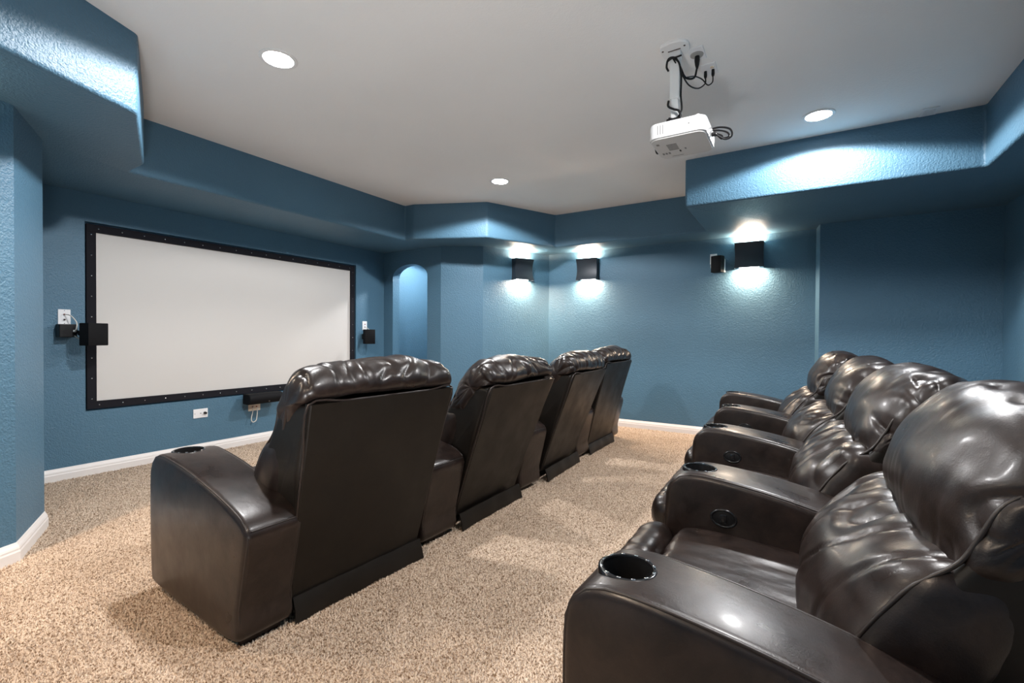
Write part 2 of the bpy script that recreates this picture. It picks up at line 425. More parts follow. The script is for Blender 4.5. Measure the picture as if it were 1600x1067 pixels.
# ------------------------------------------------------------------ wall sconces
def sconce(base, ang, label):
    """base: point on the wall, ang: direction (rad) of the wall normal into the room"""
    t = thing('wall_sconce', label, 'wall sconce', base, (0, 0, ang-math.pi/2), 'up and down wall sconces')
    w2, h2 = 0.142, 0.138
    # local: +y out of the wall, x along it
    bm = bmesh.new(); nv, nu = 14, 10; th = 0.004
    def depth(v): return 0.088+0.030*(v*v)
    def wid(v): return w2*(0.965+0.035*v*v)
    grid = []
    for th_ in (0.0, th):
        g = []
        for a in range(nv+1):
            v = -1+2*a/nv; row = []
            for b in range(nu+1):
                u = -1+2*b/nu
                row.append(bm.verts.new((wid(v)*u*(1-th_*3), depth(v)-th_-0.010*u*u, h2*v-0.010*u*u*(v > 0.99)*0)))
            g.append(row)
        grid.append(g)
    for g in grid:
        for a in range(nv):
            for b in range(nu): bm.faces.new((g[a][b], g[a][b+1], g[a+1][b+1], g[a+1][b]))
    for a in range(nv):
        for b in (0, nu): bm.faces.new((grid[0][a][b], grid[0][a+1][b], grid[1][a+1][b], grid[1][a][b]))
    for b in range(nu):
        for a in (0, nv): bm.faces.new((grid[0][a][b], grid[0][a][b+1], grid[1][a][b+1], grid[1][a][b]))
    obj('shade', to_mesh('shade', bm, 40), 'shade', t)
    for sx in (-1, 1):
        bm = bmesh.new(); loops = []
        for a in range(nv+1):
            v = -1+2*a/nv; x = sx*wid(v); d = depth(v)-0.010
            loops.append([Vector((x, 0.0, h2*v)), Vector((x, d, h2*v)), Vector((x-sx*0.004, d, h2*v)), Vector((x-sx*0.004, 0.0, h2*v))])
        loft(bm, loops); obj('side_panel', bm, 'shade', t)
    obj('back_plate', box((0, 0.006, 0), (0.12, 0.012, 0.12), 0.003), 'white', t)
    for sz, e in ((-1, SCONCE_DOWN_W), (1, SCONCE_UP_W)):
        obj('diffuser', box((0, 0.050, sz*(h2-0.012)), (0.20, 0.055, 0.004), 0.0015), 'bulb', t)
        ld = bpy.data.lights.new('sconce_wash', 'AREA'); ld.shape = 'RECTANGLE'; ld.size = 0.20; ld.size_y = 0.06
        ld.energy = e; ld.color = SCONCE_COL; ld.spread = math.radians(175)
        lo = bpy.data.objects.new('light_beam', ld); C.objects.link(lo); lo.parent = t
        lo.location = (0, 0.056, sz*(h2-0.007)); lo.rotation_euler = (0 if sz < 0 else math.pi, 0, 0)
    return t
bd = (W[5]-W[4]).normalized()                       # along the angled bay wall
an = math.atan2(-bd.x, bd.y)                         # normal candidates
nb = Vector((-bd.y, bd.x));
if nb.dot(Vector((2.5, 1.5))-W[4]) < 0: nb = -nb
sconce((5.275, 3.130, 2.010), math.atan2(nb.y, nb.x), 'dark curved metal sconce on the angled bay wall')
sconce((5.713, 2.345, 2.012), math.pi, 'dark curved metal sconce on the right wall next to the bay corner')
sconce((5.713, 0.462, 2.035), math.pi, 'dark curved metal sconce beside the small speaker on the right wall')
ld_ = (W[11]-W[10]).normalized(); nl = Vector((-ld_.y, ld_.x))
if nl.dot(Vector((2.5, 0.5))-W[10]) < 0: nl = -nl
pl = W[10]+ld_*0.62
sconce((pl.x, pl.y, 2.02), math.atan2(nl.y, nl.x), 'dark curved metal sconce on the near left wall')
sconce((-0.45, 0.9, 2.02), 0.0, 'added out-of-view fill sconce of dark curved metal on the wall beside the camera')  # invented sconce out of view, adds fill from the camera side

# ------------------------------------------------------------------ unseen fill light beside the camera, added to brighten the ceiling
t = thing('ceiling_fill_light', 'added out-of-view fill light in a black can, aimed at the ceiling beside the near wall', 'fill light', (-0.16, 0.45, 0.0))
obj('base', lathe([(0.0003, 0.0), (0.10, 0.0), (0.10, 0.012), (0.03, 0.02), (0.012, 0.024), (0.012, 0.10), (0.0003, 0.10)], 28), 'black', t)
hd = obj('fill_head', to_mesh('fill_head', lathe([(0.0003, -0.09), (0.055, -0.085), (0.06, -0.07), (0.065, 0.09), (0.061, 0.09), (0.056, -0.05), (0.0003, -0.055)], 28), 40), 'black', t, (0, 0, 0.19))
hd.rotation_euler = Vector((math.cos(0.68)*0.80, math.sin(0.68)*0.80, 1.0)).to_track_quat('Z', 'Y').to_euler()
obj('bulb', lathe([(0.0003, -0.05), (0.02, -0.045), (0.028, -0.02), (0.022, 0.0), (0.0003, 0.01)], 20), 'bulb', hd)
ld = bpy.data.lights.new('ceiling_fill_beam', 'SPOT'); ld.energy = CEILING_FILL_W; ld.color = CAN_COL; ld.spot_size = math.radians(100); ld.spot_blend = 1.0; ld.shadow_soft_size = 0.16
lo = bpy.data.objects.new('light_beam', ld); C.objects.link(lo); lo.parent = hd; lo.location = (0, 0, 0.10); lo.rotation_euler = (math.pi, 0, 0)

# ------------------------------------------------------------------ projection screen
t = thing('projection_screen', 'large white projection screen in a black snapped frame', 'projection screen', (2.681, 4.85, 0.528))
sx0, sx1, sz0, sz1, yf = 1.364-2.681, 3.998-2.681, 0.0, 1.492, 0.0
fw = 0.062
obj('screen_surface', box(((sx0+sx1)/2, 0.016, (sz0+sz1)/2), (sx1-sx0-0.04, 0.008, sz1-sz0-0.04)), 'screen', t)
for nm, c, s in (('top', ((sx0+sx1)/2, 0.006, sz1-fw/2), (sx1-sx0, 0.022, fw)), ('bottom', ((sx0+sx1)/2, 0.006, sz0+fw/2), (sx1-sx0, 0.022, fw)),
                 ('left', (sx0+fw/2, 0.006, (sz0+sz1)/2), (fw, 0.022, sz1-sz0-2*fw)), ('right', (sx1-fw/2, 0.006, (sz0+sz1)/2), (fw, 0.022, sz1-sz0-2*fw))):
    fb = obj('frame_bar', box(c, s, 0.002), 'cloth', t)
    horiz = nm in ('top', 'bottom'); n = 17 if horiz else 9
    sm = None
    for k in range(n):
        f = (k+0.5)/n
        p = (sx0+(sx1-sx0)*f, -0.006, c[2]) if horiz else (c[0], -0.006, sz0+(sz1-sz0)*f)
        if sm is None: sm = to_mesh('snap', lathe([(0.0003, -0.003), (0.0045, -0.002), (0.0055, 0.0)], 10, 'y'), 60)
        obj('snap', sm, 'chrome', fb, p)

# ------------------------------------------------------------------ wall plates and speakers
def wall_plate(name, label, loc, ang, size, sockets, m='plate', horizontal=False):
    t = thing(name, label, 'wall plate', loc, (0, 0, ang-math.pi/2))
    obj('cover', box((0, 0.003, 0), (size[0], 0.006, size[1]), 0.002), m, t)
    for (x, z, kind) in sockets:
        if kind == 'post': obj('binding_post', lathe([(0.006, 0.004), (0.006, 0.016), (0.004, 0.018), (0.0003, 0.018)], 12, 'y', c=(x, 0, z)), 'red' if z >= 0 else 'socket', t)
        elif kind == 'hole': obj('socket', box((x, 0.0065, z), (0.009, 0.002, 0.006)), 'socket', t)
        elif kind == 'plug': obj('plug', lathe([(0.012, 0.004), (0.012, 0.020), (0.009, 0.034), (0.0003, 0.035)], 14, 'y', c=(x, 0, z)), 'black', t)
        elif kind == 'screw': obj('screw', lathe([(0.003, 0.005), (0.003, 0.0075), (0.0003, 0.0075)], 8, 'y', c=(x, 0, z)), 'chrome', t)
    return t
SW_ANG = -math.pi/2     # screen wall faces -Y
wall_plate('speaker_wall_plate', 'white upright wall plate above the bracketed left speaker', (1.228, 4.834, 1.266), SW_ANG, (0.073, 0.117), [(0, 0.02, 'post'), (0, -0.02, 'post'), (0, 0.05, 'screw'), (0, -0.05, 'screw')])
wall_plate('speaker_wall_plate', 'white upright wall plate above the speaker right of the screen', (4.147, 4.834, 1.262), SW_ANG, (0.073, 0.117), [(0, 0.02, 'post'), (0, -0.015, 'post')])
wall_plate('jack_wall_plate', 'white wide wall plate with a black plug, left of the centre speaker', (2.187, 4.834, 0.386), SW_ANG, (0.125, 0.085), [(0.0, 0.0, 'hole'), (-0.036, 0, 'plug'), (0.05, 0, 'screw')])
wall_plate('speaker_wall_plate', 'almond wide wall plate under the centre speaker', (2.699, 4.834, 0.385), SW_ANG, (0.125, 0.085), [(0.02, 0.0, 'post'), (-0.02, 0.0, 'post')], 'almond')
wall_plate('blank_wall_plate', 'white wide wall plate half hidden by the nearest front-row backrest', (3.105, 4.834, 0.393), SW_ANG, (0.125, 0.085), [(0.03, 0.0, 'screw'), (-0.03, 0, 'screw')])
wall_plate('speaker_wall_plate', 'small white wall plate behind the speaker on the right wall', (5.713, 0.828, 2.03), math.pi, (0.073, 0.117), [(0, -0.02, 'post'), (0, 0.05, 'screw')])

def grille_box(name, parent, w, h, d, mt='grille', loc=(0, 0, 0), rot=(0, 0, 0), bow=0.012):
    bm = bmesh.new(); loops = []; n = 12
    out = []
    for k in range(n+1):
        u = -1+2*k/n; out.append((w/2*u, -d/2-bow*(1-u*u)))
    out += [(w/2, d/2-0.01), (w/2-0.012, d/2), (-w/2+0.012, d/2), (-w/2, d/2-0.01)]
    for z, f in ((-h/2, 0.97), (-h/2+0.004, 1.0), (h/2-0.004, 1.0), (h/2, 0.97)):
        loops.append([Vector((x*f, y*f, z)) for x, y in out])
    loft(bm, loops)
    return obj(name, to_mesh(name, bm, 35), mt, parent, loc, rot)
# left speaker, turned towards the seats on a swivel arm
t = thing('wall_speaker', 'black satellite speaker on a swivel bracket overlapping the left screen frame', 'speaker', (1.23, 4.834, 1.13))
grille_box('cabinet', t, 0.150, 0.172, 0.09, loc=(0.115, -0.20, 0.003), rot=(0, 0, 0.42))
obj('back_box', box((-0.0, -0.045, 0.03), (0.105, 0.085, 0.10), 0.006), 'black', t)
obj('wall_bracket', box((0.0, -0.012, 0.03), (0.06, 0.024, 0.08), 0.004), 'black', t)
obj('swivel_arm', tube([(0.04, -0.05, 0.03), (0.065, -0.11, 0.012), (0.09, -0.15, 0.0)], 0.014, 10), 'black', t)
obj('knob', lathe([(0.0003, -0.02), (0.016, -0.018), (0.02, 0), (0.016, 0.018), (0.0003, 0.02)], 14, c=(0.065, -0.11, 0.012)), 'black', t)
obj('terminal', box((0.035, -0.09, 0.028), (0.018, 0.008, 0.016), 0.002), 'white', t)
obj('speaker_wire', tube([(1.228, 4.818, 1.286), (1.25, 4.77, 1.275), (1.275, 4.735, 1.22), (1.268, 4.735, 1.16), (1.262, 4.738, 1.15)], 0.004, 6), 'wire')
tag(bpy.data.objects['speaker_wire'], 'short white speaker wire curling from the plate left of the screen', 'wire')
o = obj('speaker_wire', tube([(1.262, 4.735, 1.12), (1.29, 4.71, 1.095), (1.33, 4.68, 1.095)], 0.004, 6), 'wire'); tag(o, 'lower white wire end behind the bracketed left speaker', 'wire')
# right speaker
t = thing('wall_speaker', 'small black speaker on the wall right of the screen', 'speaker', (4.13, 4.834, 1.12))
grille_box('cabinet', t, 0.13, 0.185, 0.09, loc=(-0.03, -0.14, 0.0), rot=(0, 0, -0.35))
obj('wall_bracket', box((0.0, -0.012, 0.0), (0.05, 0.024, 0.07), 0.004), 'black', t)
obj('swivel_arm', tube([(0.0, -0.02, 0.0), (0.02, -0.06, 0.0), (-0.01, -0.10, 0.0)], 0.013, 10), 'black', t)
o = obj('speaker_wire', tube([(4.147, 4.818, 1.25), (4.18, 4.77, 1.20), (4.175, 4.76, 1.12), (4.15, 4.77, 1.07)], 0.004, 6), 'wire'); tag(o, 'white speaker wire behind the speaker right of the screen', 'wire')
# centre speaker
t = thing('centre_speaker', 'black horizontal centre speaker mounted under the screen', 'speaker', (2.73, 4.834, 0.485))
bm = bmesh.new(); n = 14; loops = []
for x, f in ((-0.178, 0.90), (-0.172, 1.0), (0.172, 1.0), (0.178, 0.90)):
    lp = []
    for k in range(n+1):
        a = -math.pi/2+math.pi*k/n; lp.append(Vector((x, -0.14-0.055*math.cos(a)*f, 0.052*math.sin(a)*f*(1.08 if k < n/2 else 1.0))))
    lp += [Vector((x, -0.06, 0.050*f)), Vector((x, -0.06, -0.052*f))]; loops.append(lp)
loft(bm, loops); obj('cabinet', to_mesh('cabinet', bm, 40), 'grille', t)
obj('wall_bracket', box((0.0, -0.031, 0.0), (0.10, 0.062, 0.05), 0.004), 'black', t)
obj('badge', box((0.02, -0.188, -0.032), (0.018, 0.004, 0.008), 0.001), 'chrome', t)
o = obj('speaker_wire', tube([(2.68, 4.818, 0.385), (2.66, 4.79, 0.34), (2.64, 4.78, 0.27), (2.655, 4.78, 0.235), (2.69, 4.78, 0.25), (2.70, 4.78, 0.31), (2.715, 4.80, 0.38)], 0.0045, 6), 'wire'); tag(o, 'looped white wire hanging below the almond plate', 'wire')
# right wall speaker
t = thing('wall_speaker', 'small black speaker with white bracket beside the right-wall sconce', 'speaker', (5.713, 0.775, 1.95), (0, 0, math.pi/2))
# local: -y points out of the wall is +x world side; rotate so that -y -> room (-X)
t.rotation_euler = (0, 0, -math.pi/2)
grille_box('cabinet', t, 0.115, 0.18, 0.085, loc=(0.01, -0.13, 0.0), rot=(0, 0, -0.35))
obj('wall_bracket', box((0.05, -0.045, -0.005), (0.045, 0.085, 0.15), 0.006), 'white', t)
obj('swivel_arm', tube([(0.04, -0.07, 0.0), (0.02, -0.09, 0.0), (0.01, -0.11, 0.0)], 0.013, 10), 'black', t)
o = obj('speaker_wire', tube([(5.697, 0.83, 2.01), (5.66, 0.845, 1.97), (5.64, 0.84, 1.91), (5.65, 0.80, 1.88)], 0.004, 6), 'wire'); tag(o, 'white wire dropping from the plate on the right wall', 'wire')

# ------------------------------------------------------------------ projector on its ceiling mount
PX, PY = 2.571, 0.572
t = thing('projector_mount', 'white ceiling mount pole holding the projector', 'projector mount', (PX, PY, H))
out = [(-0.095, 0.03), (-0.085, 0.06), (-0.04, 0.07), (0.02, 0.066), (0.032, 0.05), (0.042, 0.0), (0.032, -0.05), (0.0, -0.072), (-0.06, -0.075), (-0.092, -0.05), (-0.102, 0.0)]
oo = catmull([Vector((x, y, 0)) for x, y in out], 4, True)
bm = bmesh.new(); loft(bm, [[p+Vector((0, 0, z)) for p in oo] for z in (0.0, -0.010)] + [[p*0.96+Vector((0, 0, -0.014)) for p in oo]])
obj('ceiling_plate', to_mesh('ceiling_plate', bm, 40), 'white', t)
obj('pole', box((0, 0, -0.135), (0.046, 0.050, 0.25), 0.005), 'white', t)
obj('inner_pole', box((0, 0, -0.315), (0.036, 0.038, 0.12), 0.003), 'white', t)
obj('hinge_bracket', box((-0.0, 0, -0.030), (0.052, 0.062, 0.034), 0.005), 'white', t)
obj('hinge_slot', box((-0.034, 0.0, -0.0150), (0.006, 0.064, 0.002)), 'socket', t)
for y in (-0.055, 0.055): obj('screw', lathe([(0.005, -0.013), (0.005, -0.0165), (0.0003, -0.0165)], 10, c=(-0.05, y, 0)), 'socket', t)
obj('base_bracket', box((0, 0, -0.395), (0.075, 0.075, 0.055), 0.006), 'black', t)
obj('mount_arm', box((0.0, 0.0, -0.422), (0.20, 0.16, 0.008), 0.003), 'white', t)
PZ0, PZ1 = 2.150, 2.236
t = thing('projector', 'white ceiling projector with grey underside, hung below its mount', 'projector', (2.565, 0.532, PZ0))
hx, hy, rr = 0.152, 0.140, 0.042
def rrect(hx, hy, r, z, n=7):
    o = []
    for cx, cyy, a0 in ((hx-r, hy-r, 0), (-hx+r, hy-r, 90), (-hx+r, -hy+r, 180), (hx-r, -hy+r, 270)):
        for k in range(n+1):
            a = math.radians(a0+90*k/n); o.append(Vector((cx+r*math.cos(a), cyy+r*math.sin(a), z)))
    return o
bm = bmesh.new(); hh = PZ1-PZ0
loft(bm, [rrect(hx-0.006, hy-0.006, rr, 0.004), rrect(hx-0.001, hy-0.001, rr, 0.007), rrect(hx, hy, rr, 0.012), rrect(hx, hy, rr, hh-0.012), rrect(hx-0.004, hy-0.004, rr, hh-0.004), rrect(hx-0.014, hy-0.014, rr, hh)])
body = obj('body', to_mesh('body', bm, 40), 'projector_white', t)
bm = bmesh.new(); loft(bm, [rrect(hx-0.008, hy-0.008, rr, 0.0), rrect(hx-0.006, hy-0.006, rr, 0.005)]); und = obj('underside_cover', bm, 'offwhite', t)
for k in range(3): obj('vent_slot', box((-hx+0.0005, 0.090-0.013*k, 0.045), (0.003, 0.0032, 0.046)), 'greymark', body)
obj('sensor_dot', lathe([(0.004, 0), (0.004, -0.002), (0.0003, -0.002)], 10, 'x', c=(-hx+0.0005, -0.062, 0.048)), 'greymark', body)
obj('lens_barrel', lathe([(0.0003, 0.152), (0.034, 0.152), (0.038, 0.148), (0.038, 0.12)], 24, 'y', c=(0.06, 0.0, 0.045)), 'black', t)
obj('foot_bump', lathe([(0.012, 0.0), (0.012, 0.012), (0.010, 0.016), (0.0003, 0.017)], 14, c=(-0.105, -0.095, hh-0.002)), 'white', t)
for k in range(5): obj('print_bar', box((-0.050+0.018*k, 0.045, -0.0004), (0.011, 0.050, 0.0012)), 'greymark', und)
obj('label_sticker', box((0.035, -0.010, -0.0004), (0.020, 0.008, 0.0012)), 'greymark', und)
obj('screw_hole', box((0.055, 0.020, -0.0004), (0.024, 0.008, 0.0014), 0.0), 'black', und)
for k in range(3): obj('print_mark', box((0.062, 0.078+0.016*k, -0.0004), (0.024, 0.010, 0.0012)), 'greymark', und)
obj('print_mark', box((-0.075, 0.108, -0.0004), (0.02, 0.014, 0.0012)), 'greymark', und)
obj('print_bar', box((0.115, 0.045, -0.0004), (0.005, 0.06, 0.0012)), 'greymark', und)
obj('cable_plug', box((0.03, -hy-0.012, 0.040), (0.035, 0.024, 0.014), 0.003), 'black', t)
# outlets on the ceiling
t = thing('ceiling_outlet', 'square white ceiling power outlet with a grey socket and black plug', 'outlet', (2.650, 0.480, H))
obj('cover', box((0, 0, -0.003), (0.125, 0.080, 0.006), 0.002), 'plate', t)
obj('socket_face', lathe([(0.034, -0.005), (0.033, -0.010), (0.0003, -0.010)], 24, c=(0.005, 0, 0)), 'grey', t)
obj('power_plug', lathe([(0.012, -0.008), (0.014, -0.03), (0.011, -0.055), (0.006, -0.075), (0.0003, -0.076)], 14, c=(0.015, 0.0, 0)), 'black', t)
t = thing('ceiling_jack_plate', 'white ceiling jack plate with two black plugs', 'outlet', (2.838, 0.447, H))
obj('cover', box((0, 0, -0.003), (0.122, 0.082, 0.006), 0.002), 'plate', t)
for y in (0.02, -0.02): obj('cable_plug', lathe([(0.008, -0.005), (0.009, -0.03), (0.007, -0.042), (0.0003, -0.043)], 12, c=(0.01, y, 0)), 'black', t)
obj('jack', lathe([(0.011, -0.005), (0.011, -0.010), (0.0003, -0.010)], 12, c=(-0.02, -0.02, 0)), 'almond', t)
def cable(label, pts, r=0.005):
    o = obj('projector_cable', to_mesh('projector_cable', tube(pts, r, 7), 60), 'black'); tag(o, label, 'cable', 'projector cables'); return o
zc = H
cable('thick black power cable looping from the square ceiling outlet to the pole', [(2.665, 0.480, zc-0.07), (2.665, 0.495, zc-0.12), (2.62, 0.53, zc-0.13), (2.575, 0.545, zc-0.10), (2.545, 0.565, zc-0.055), (2.540, 0.600, zc-0.05), (2.545, 0.612, zc-0.085), (2.548, 0.603, zc-0.11)], 0.0055)
cable('black cable hanging lowest from the ceiling jack plate to the pole top', [(2.848, 0.467, zc-0.04), (2.845, 0.468, zc-0.075), (2.76, 0.49, zc-0.135), (2.66, 0.52, zc-0.155), (2.58, 0.545, zc-0.12), (2.542, 0.575, zc-0.06), (2.537, 0.590, zc-0.045)], 0.004)
cable('thin black cable looped between the jack plate plugs and the pole', [(2.848, 0.427, zc-0.04), (2.85, 0.43, zc-0.075), (2.82, 0.45, zc-0.10), (2.79, 0.475, zc-0.075), (2.72, 0.50, zc-0.085), (2.64, 0.525, zc-0.12)], 0.0035)
cable('black cable running down the side of the mount pole', [(2.545, 0.575, zc-0.05), (2.542, 0.548, zc-0.085), (2.560, 0.540, zc-0.15), (2.560, 0.541, zc-0.25), (2.555, 0.535, zc-0.33), (2.548, 0.56, zc-0.37), (2.552, 0.60, zc-0.36)], 0.005)
cable('black cable tied around the top of the mount pole', [(2.540, 0.612, zc-0.066), (2.540, 0.585, zc-0.052), (2.540, 0.560, zc-0.052), (2.543, 0.535, zc-0.048)], 0.0045)
cable('black cable bundled around the foot of the pole', [(2.545, 0.60, zc-0.27), (2.540, 0.60, zc-0.30), (2.535, 0.57, zc-0.325), (2.53, 0.545, zc-0.34), (2.53, 0.535, zc-0.375), (2.535, 0.56, zc-0.395), (2.53, 0.60, zc-0.40), (2.54, 0.625, zc-0.415)], 0.006)
cable('black cable coiled above the projector body', [(2.53, 0.62, zc-0.415), (2.525, 0.575, zc-0.385), (2.53, 0.53, zc-0.395), (2.535, 0.49, zc-0.415)], 0.005)
PB = PZ0+0.04
cable('outer black cable arching from behind the projector to its rear plugs', [(2.66, 0.43, PB+0.052), (2.66, 0.37, PB+0.058), (2.65, 0.315, PB+0.035), (2.63, 0.300, PB-0.01), (2.61, 0.33, PB-0.03), (2.60, 0.372, PB)], 0.005)
cable('middle black cable arching from behind the projector to its rear plugs', [(2.66, 0.43, PB+0.046), (2.66, 0.375, PB+0.044), (2.655, 0.328, PB+0.022), (2.635, 0.315, PB-0.01), (2.61, 0.34, PB-0.022), (2.60, 0.372, PB+0.002)], 0.0045)
cable('inner thin black cable curving to the projector rear plugs', [(2.66, 0.42, PB+0.040), (2.66, 0.385, PB+0.030), (2.655, 0.350, PB+0.008), (2.63, 0.35, PB-0.018), (2.60, 0.372, PB)], 0.0035)
# ceiling vent
t = thing('ceiling_vent', 'small white ceiling vent plate against the right soffit box', 'vent', (4.125, -0.733, H))
obj('cover', box((0, 0, -0.004), (0.125, 0.088, 0.008), 0.003), 'plate', t)
for k in range(4): obj('slot', box((-0.036+0.024*k, 0, -0.0083), (0.006, 0.06, 0.0008)), 'offwhite', t)

# ------------------------------------------------------------------ recliners
PIV = Vector((0.0, 0.10, 0.32))
def piv(bm):
    for v in bm.verts: v.co -= PIV
    return bm
PILLOW = [(0.085, 0.665), (0.135, 0.755), (0.130, 0.86), (0.080, 0.955), (0.0, 1.022), (-0.09, 1.04), (-0.165, 1.015), (-0.205, 0.955), (-0.19, 0.905), (-0.13, 0.885), (-0.06, 0.78), (-0.02, 0.68)]
PILLOW_END = [(0.105, 0.70), (0.078, 0.775), (0.025, 0.855), (-0.020, 0.93), (-0.055, 0.985), (-0.10, 1.008), (-0.15, 0.998), (-0.195, 0.95), (-0.185, 0.90), (-0.14, 0.87), (-0.06, 0.78), (0.02, 0.70)]
LUMBAR = [(0.30, 0.385), (0.338, 0.48), (0.320, 0.585), (0.25, 0.675), (0.155, 0.735), (0.06, 0.745), (0.0, 0.74), (-0.02, 0.62), (0.05, 0.47), (0.17, 0.38)]
LUMBAR_END = [(0.295, 0.41), (0.268, 0.50), (0.222, 0.58), (0.168, 0.665), (0.122, 0.73), (0.06, 0.74), (0.0, 0.73), (0.0, 0.62), (0.07, 0.48), (0.17, 0.40)]
def groove(x, y, z, k): return max(0.0, 1-abs(nz(x, y, z))*k)**2
def pillow_disp(seed):
    def f(c):
        d = 0.016*nz(c.x*3.2+seed, c.y*4, c.z*4)+0.006*nz(c.x*9, c.y*9+seed, c.z*9)
        e = math.exp(-abs(c.z-0.70)/0.09)*(1 if c.y > 0 else 0.2)
        d += 0.009*e*nz(c.x*20+seed, c.z*3, 1.0)-0.007*e*groove(c.x*9+seed, c.z*2.5, c.y*2, 4)
        ends = min(1, max(0, abs(c.x)-0.25)/0.13)
        d += 0.008*ends*nz(c.y*18+seed, c.z*18, c.x*8)-0.010*ends*groove(c.y*7+seed, c.z*7, c.x*3, 4)
        top = math.exp(-((c.z-0.99)/0.07)**2)*(1 if c.y < -0.02 else 0.25)
        d += 0.012*top*nz(c.x*11+seed*2, c.y*5+c.x*3, 3.0)-0.012*top*groove(c.x*8+seed*3, c.y*6, c.z*4, 3.5)
        return d
    return f
def lumbar_disp(seed):
    def f(c):
        d = 0.014*nz(c.x*3.5+seed, c.y*4, c.z*5)+0.006*nz(c.x*8, c.y*10+seed, c.z*10)
        e = math.exp(-abs(c.z-0.71)/0.10)*(1 if c.y > 0.03 else 0)
        d += 0.016*e*nz(c.x*8+seed, c.z*4+c.x*2, 2.0)+0.010*e*nz(c.x*4-c.z*16+seed, c.z*9, 6.0)
        d -= 0.016*e*groove(c.x*6+seed*1.7, c.z*5-c.x*2, 0.5, 4)+0.007*groove(c.x*3.3+seed, c.z*4+c.x*3, 9.1, 6)
        return d*max(0.1, min(1, (0.385-abs(c.x))/0.05))
    return f
ME = {}
def narrow(bm):
    for v in bm.verts:
        f = max(0.0, min(1.0, (0.90-v.co.z)/0.09)); v.co.x *= 1-0.050*f*f*(3-2*f)
    return bm
for s in (0, 1, 2):
    ME['headrest', s] = to_mesh('headrest', piv(narrow(pillow(PILLOW, 0.402, 16, 3.5, 110, 120, pillow_disp(3.7*s+1), PILLOW_END, 3))), 179)
    ME['lumbar', s] = to_mesh('lumbar_cushion', piv(pillow(LUMBAR, 0.382, 16, 3.5, 110, 110, lumbar_disp(5.1*s+2), LUMBAR_END, 3)), 179)
SHELL = [(0.02, 0.10), (-0.06, 0.40), (-0.125, 0.66), (-0.18, 0.86), (-0.165, 0.885), (-0.005, 0.882), (0.10, 0.72), (0.21, 0.555), (0.275, 0.41), (0.27, 0.12)]
def shell_hw(y, z): return 0.338+0.036*max(0, min(1, (z-0.40)/0.22))
ME['shell'] = to_mesh('back_shell', piv(prism(SHELL, shell_hw, 0.022, 4, 0.0, 90, False)), 40)
from mathutils.bvhtree import BVHTree
def seam_mesh(var, sx):
    trees = [BVHTree.FromPolygons([v.co.copy() for v in m.vertices], [tuple(p.vertices) for p in m.polygons]) for m in (ME['headrest', var], ME['lumbar', var], ME['shell'])]
    pts = []
    for k in range(25):
        z = 0.42+0.455*k/24-PIV.z; best = None
        for tr in trees:
            h = tr.ray_cast(Vector((sx*0.362, 1.0, z)), Vector((0, -1, 0)))[0]
            if h is not None and (best is None or h.y > best.y): best = h
        if best is not None: pts.append(best.copy())
    sm = pts
    for _ in range(3): sm = [sm[0]]+[(sm[i-1]+sm[i]*2+sm[i+1])/4 for i in range(1, len(sm)-1)]+[sm[-1]+Vector((0, -0.004, 0))]
    return to_mesh('side_seam', tube(sm, 0.0045, 7, 2), 60)
for s in (0, 1, 2):
    for sx in (-1, 1): ME['side_seam', s, sx] = seam_mesh(s, sx)
def panel_mesh():
    """rear panel: wide at the top, narrower at the foot, slightly dished, with a folded top edge"""
    bm = bmesh.new(); loops = []; rows = 16; cols = 14
    y0, z0, y1, z1 = 0.005, 0.095, -0.205, 0.885
    def pt(u, v, back):
        hw = 0.336+0.040*v
        y = y0+(y1-y0)*v+0.006*math.sin(math.pi*v)-0.006*(1-u*u)*math.sin(math.pi*v)
        e = 0.010 if abs(u) > 0.985 else 0.0
        y += e*0.6
        y += 0.003*nz(u*2.5, v*4, 0.3)
        return Vector((hw*u, y+(0.024 if back else 0.0), z0+(z1-z0)*v+(0.004 if back else 0)))
    us = [-1, -0.985]+[-0.95+1.9*k/cols for k in range(cols+1)]+[0.985, 1]
    vsn = [k/rows for k in range(rows+1)]
    G = [[[bm.verts.new(pt(u, v, bk)) for u in us] for v in vsn] for bk in (0, 1)]
    for g in G:
        for a in range(rows):
            for b in range(len(us)-1): bm.faces.new((g[a][b], g[a][b+1], g[a+1][b+1], g[a+1][b]))
    for a in range(rows):
        for b in (0, len(us)-1): bm.faces.new((G[0][a][b], G[0][a+1][b], G[1][a+1][b], G[1][a][b]))
    for b in range(len(us)-1):
        for a in (0, rows): bm.faces.new((G[0][a][b], G[0][a][b+1], G[1][a][b+1], G[1][a][b]))
    return piv(bm)
ME['panel'] = to_mesh('back_panel', panel_mesh(), 45)
# piping round the panel edge
def panel_piping():
    pts = []
    for v in (0, 0.25, 0.5, 0.75, 1.0): pts.append(Vector((-(0.336+0.040*v), 0.005-0.21*v+0.012, 0.095+0.79*v)))
    for u in (-0.6, -0.2, 0.2, 0.6): pts.append(Vector((0.376*u, -0.200, 0.888)))
    for v in (1.0, 0.75, 0.5, 0.25, 0.0): pts.append(Vector((0.336+0.040*v, 0.005-0.21*v+0.012, 0.095+0.79*v)))
    return piv(tube(pts, 0.0045, 6, 4))
ME['panel_piping'] = to_mesh('piping', panel_piping(), 60)
def skirt_mesh():
    bm = bmesh.new(); loops = []
    for k in range(17):
        u = -1+2*k/16; x = 0.335*u
        f = 0.006*nz(u*3, 0.2, 0.1)
        loops.append([Vector((x, -0.004+f, 0.100)), Vector((x, -0.022+f, 0.055)), Vector((x*1.01, -0.026+f-0.006*abs(u)**4, 0.008)), Vector((x*1.01, -0.020+f-0.006*abs(u)**4, 0.006)), Vector((x, -0.014+f, 0.055)), Vector((x, 0.004+f, 0.100))])
    return loft(bm, loops)
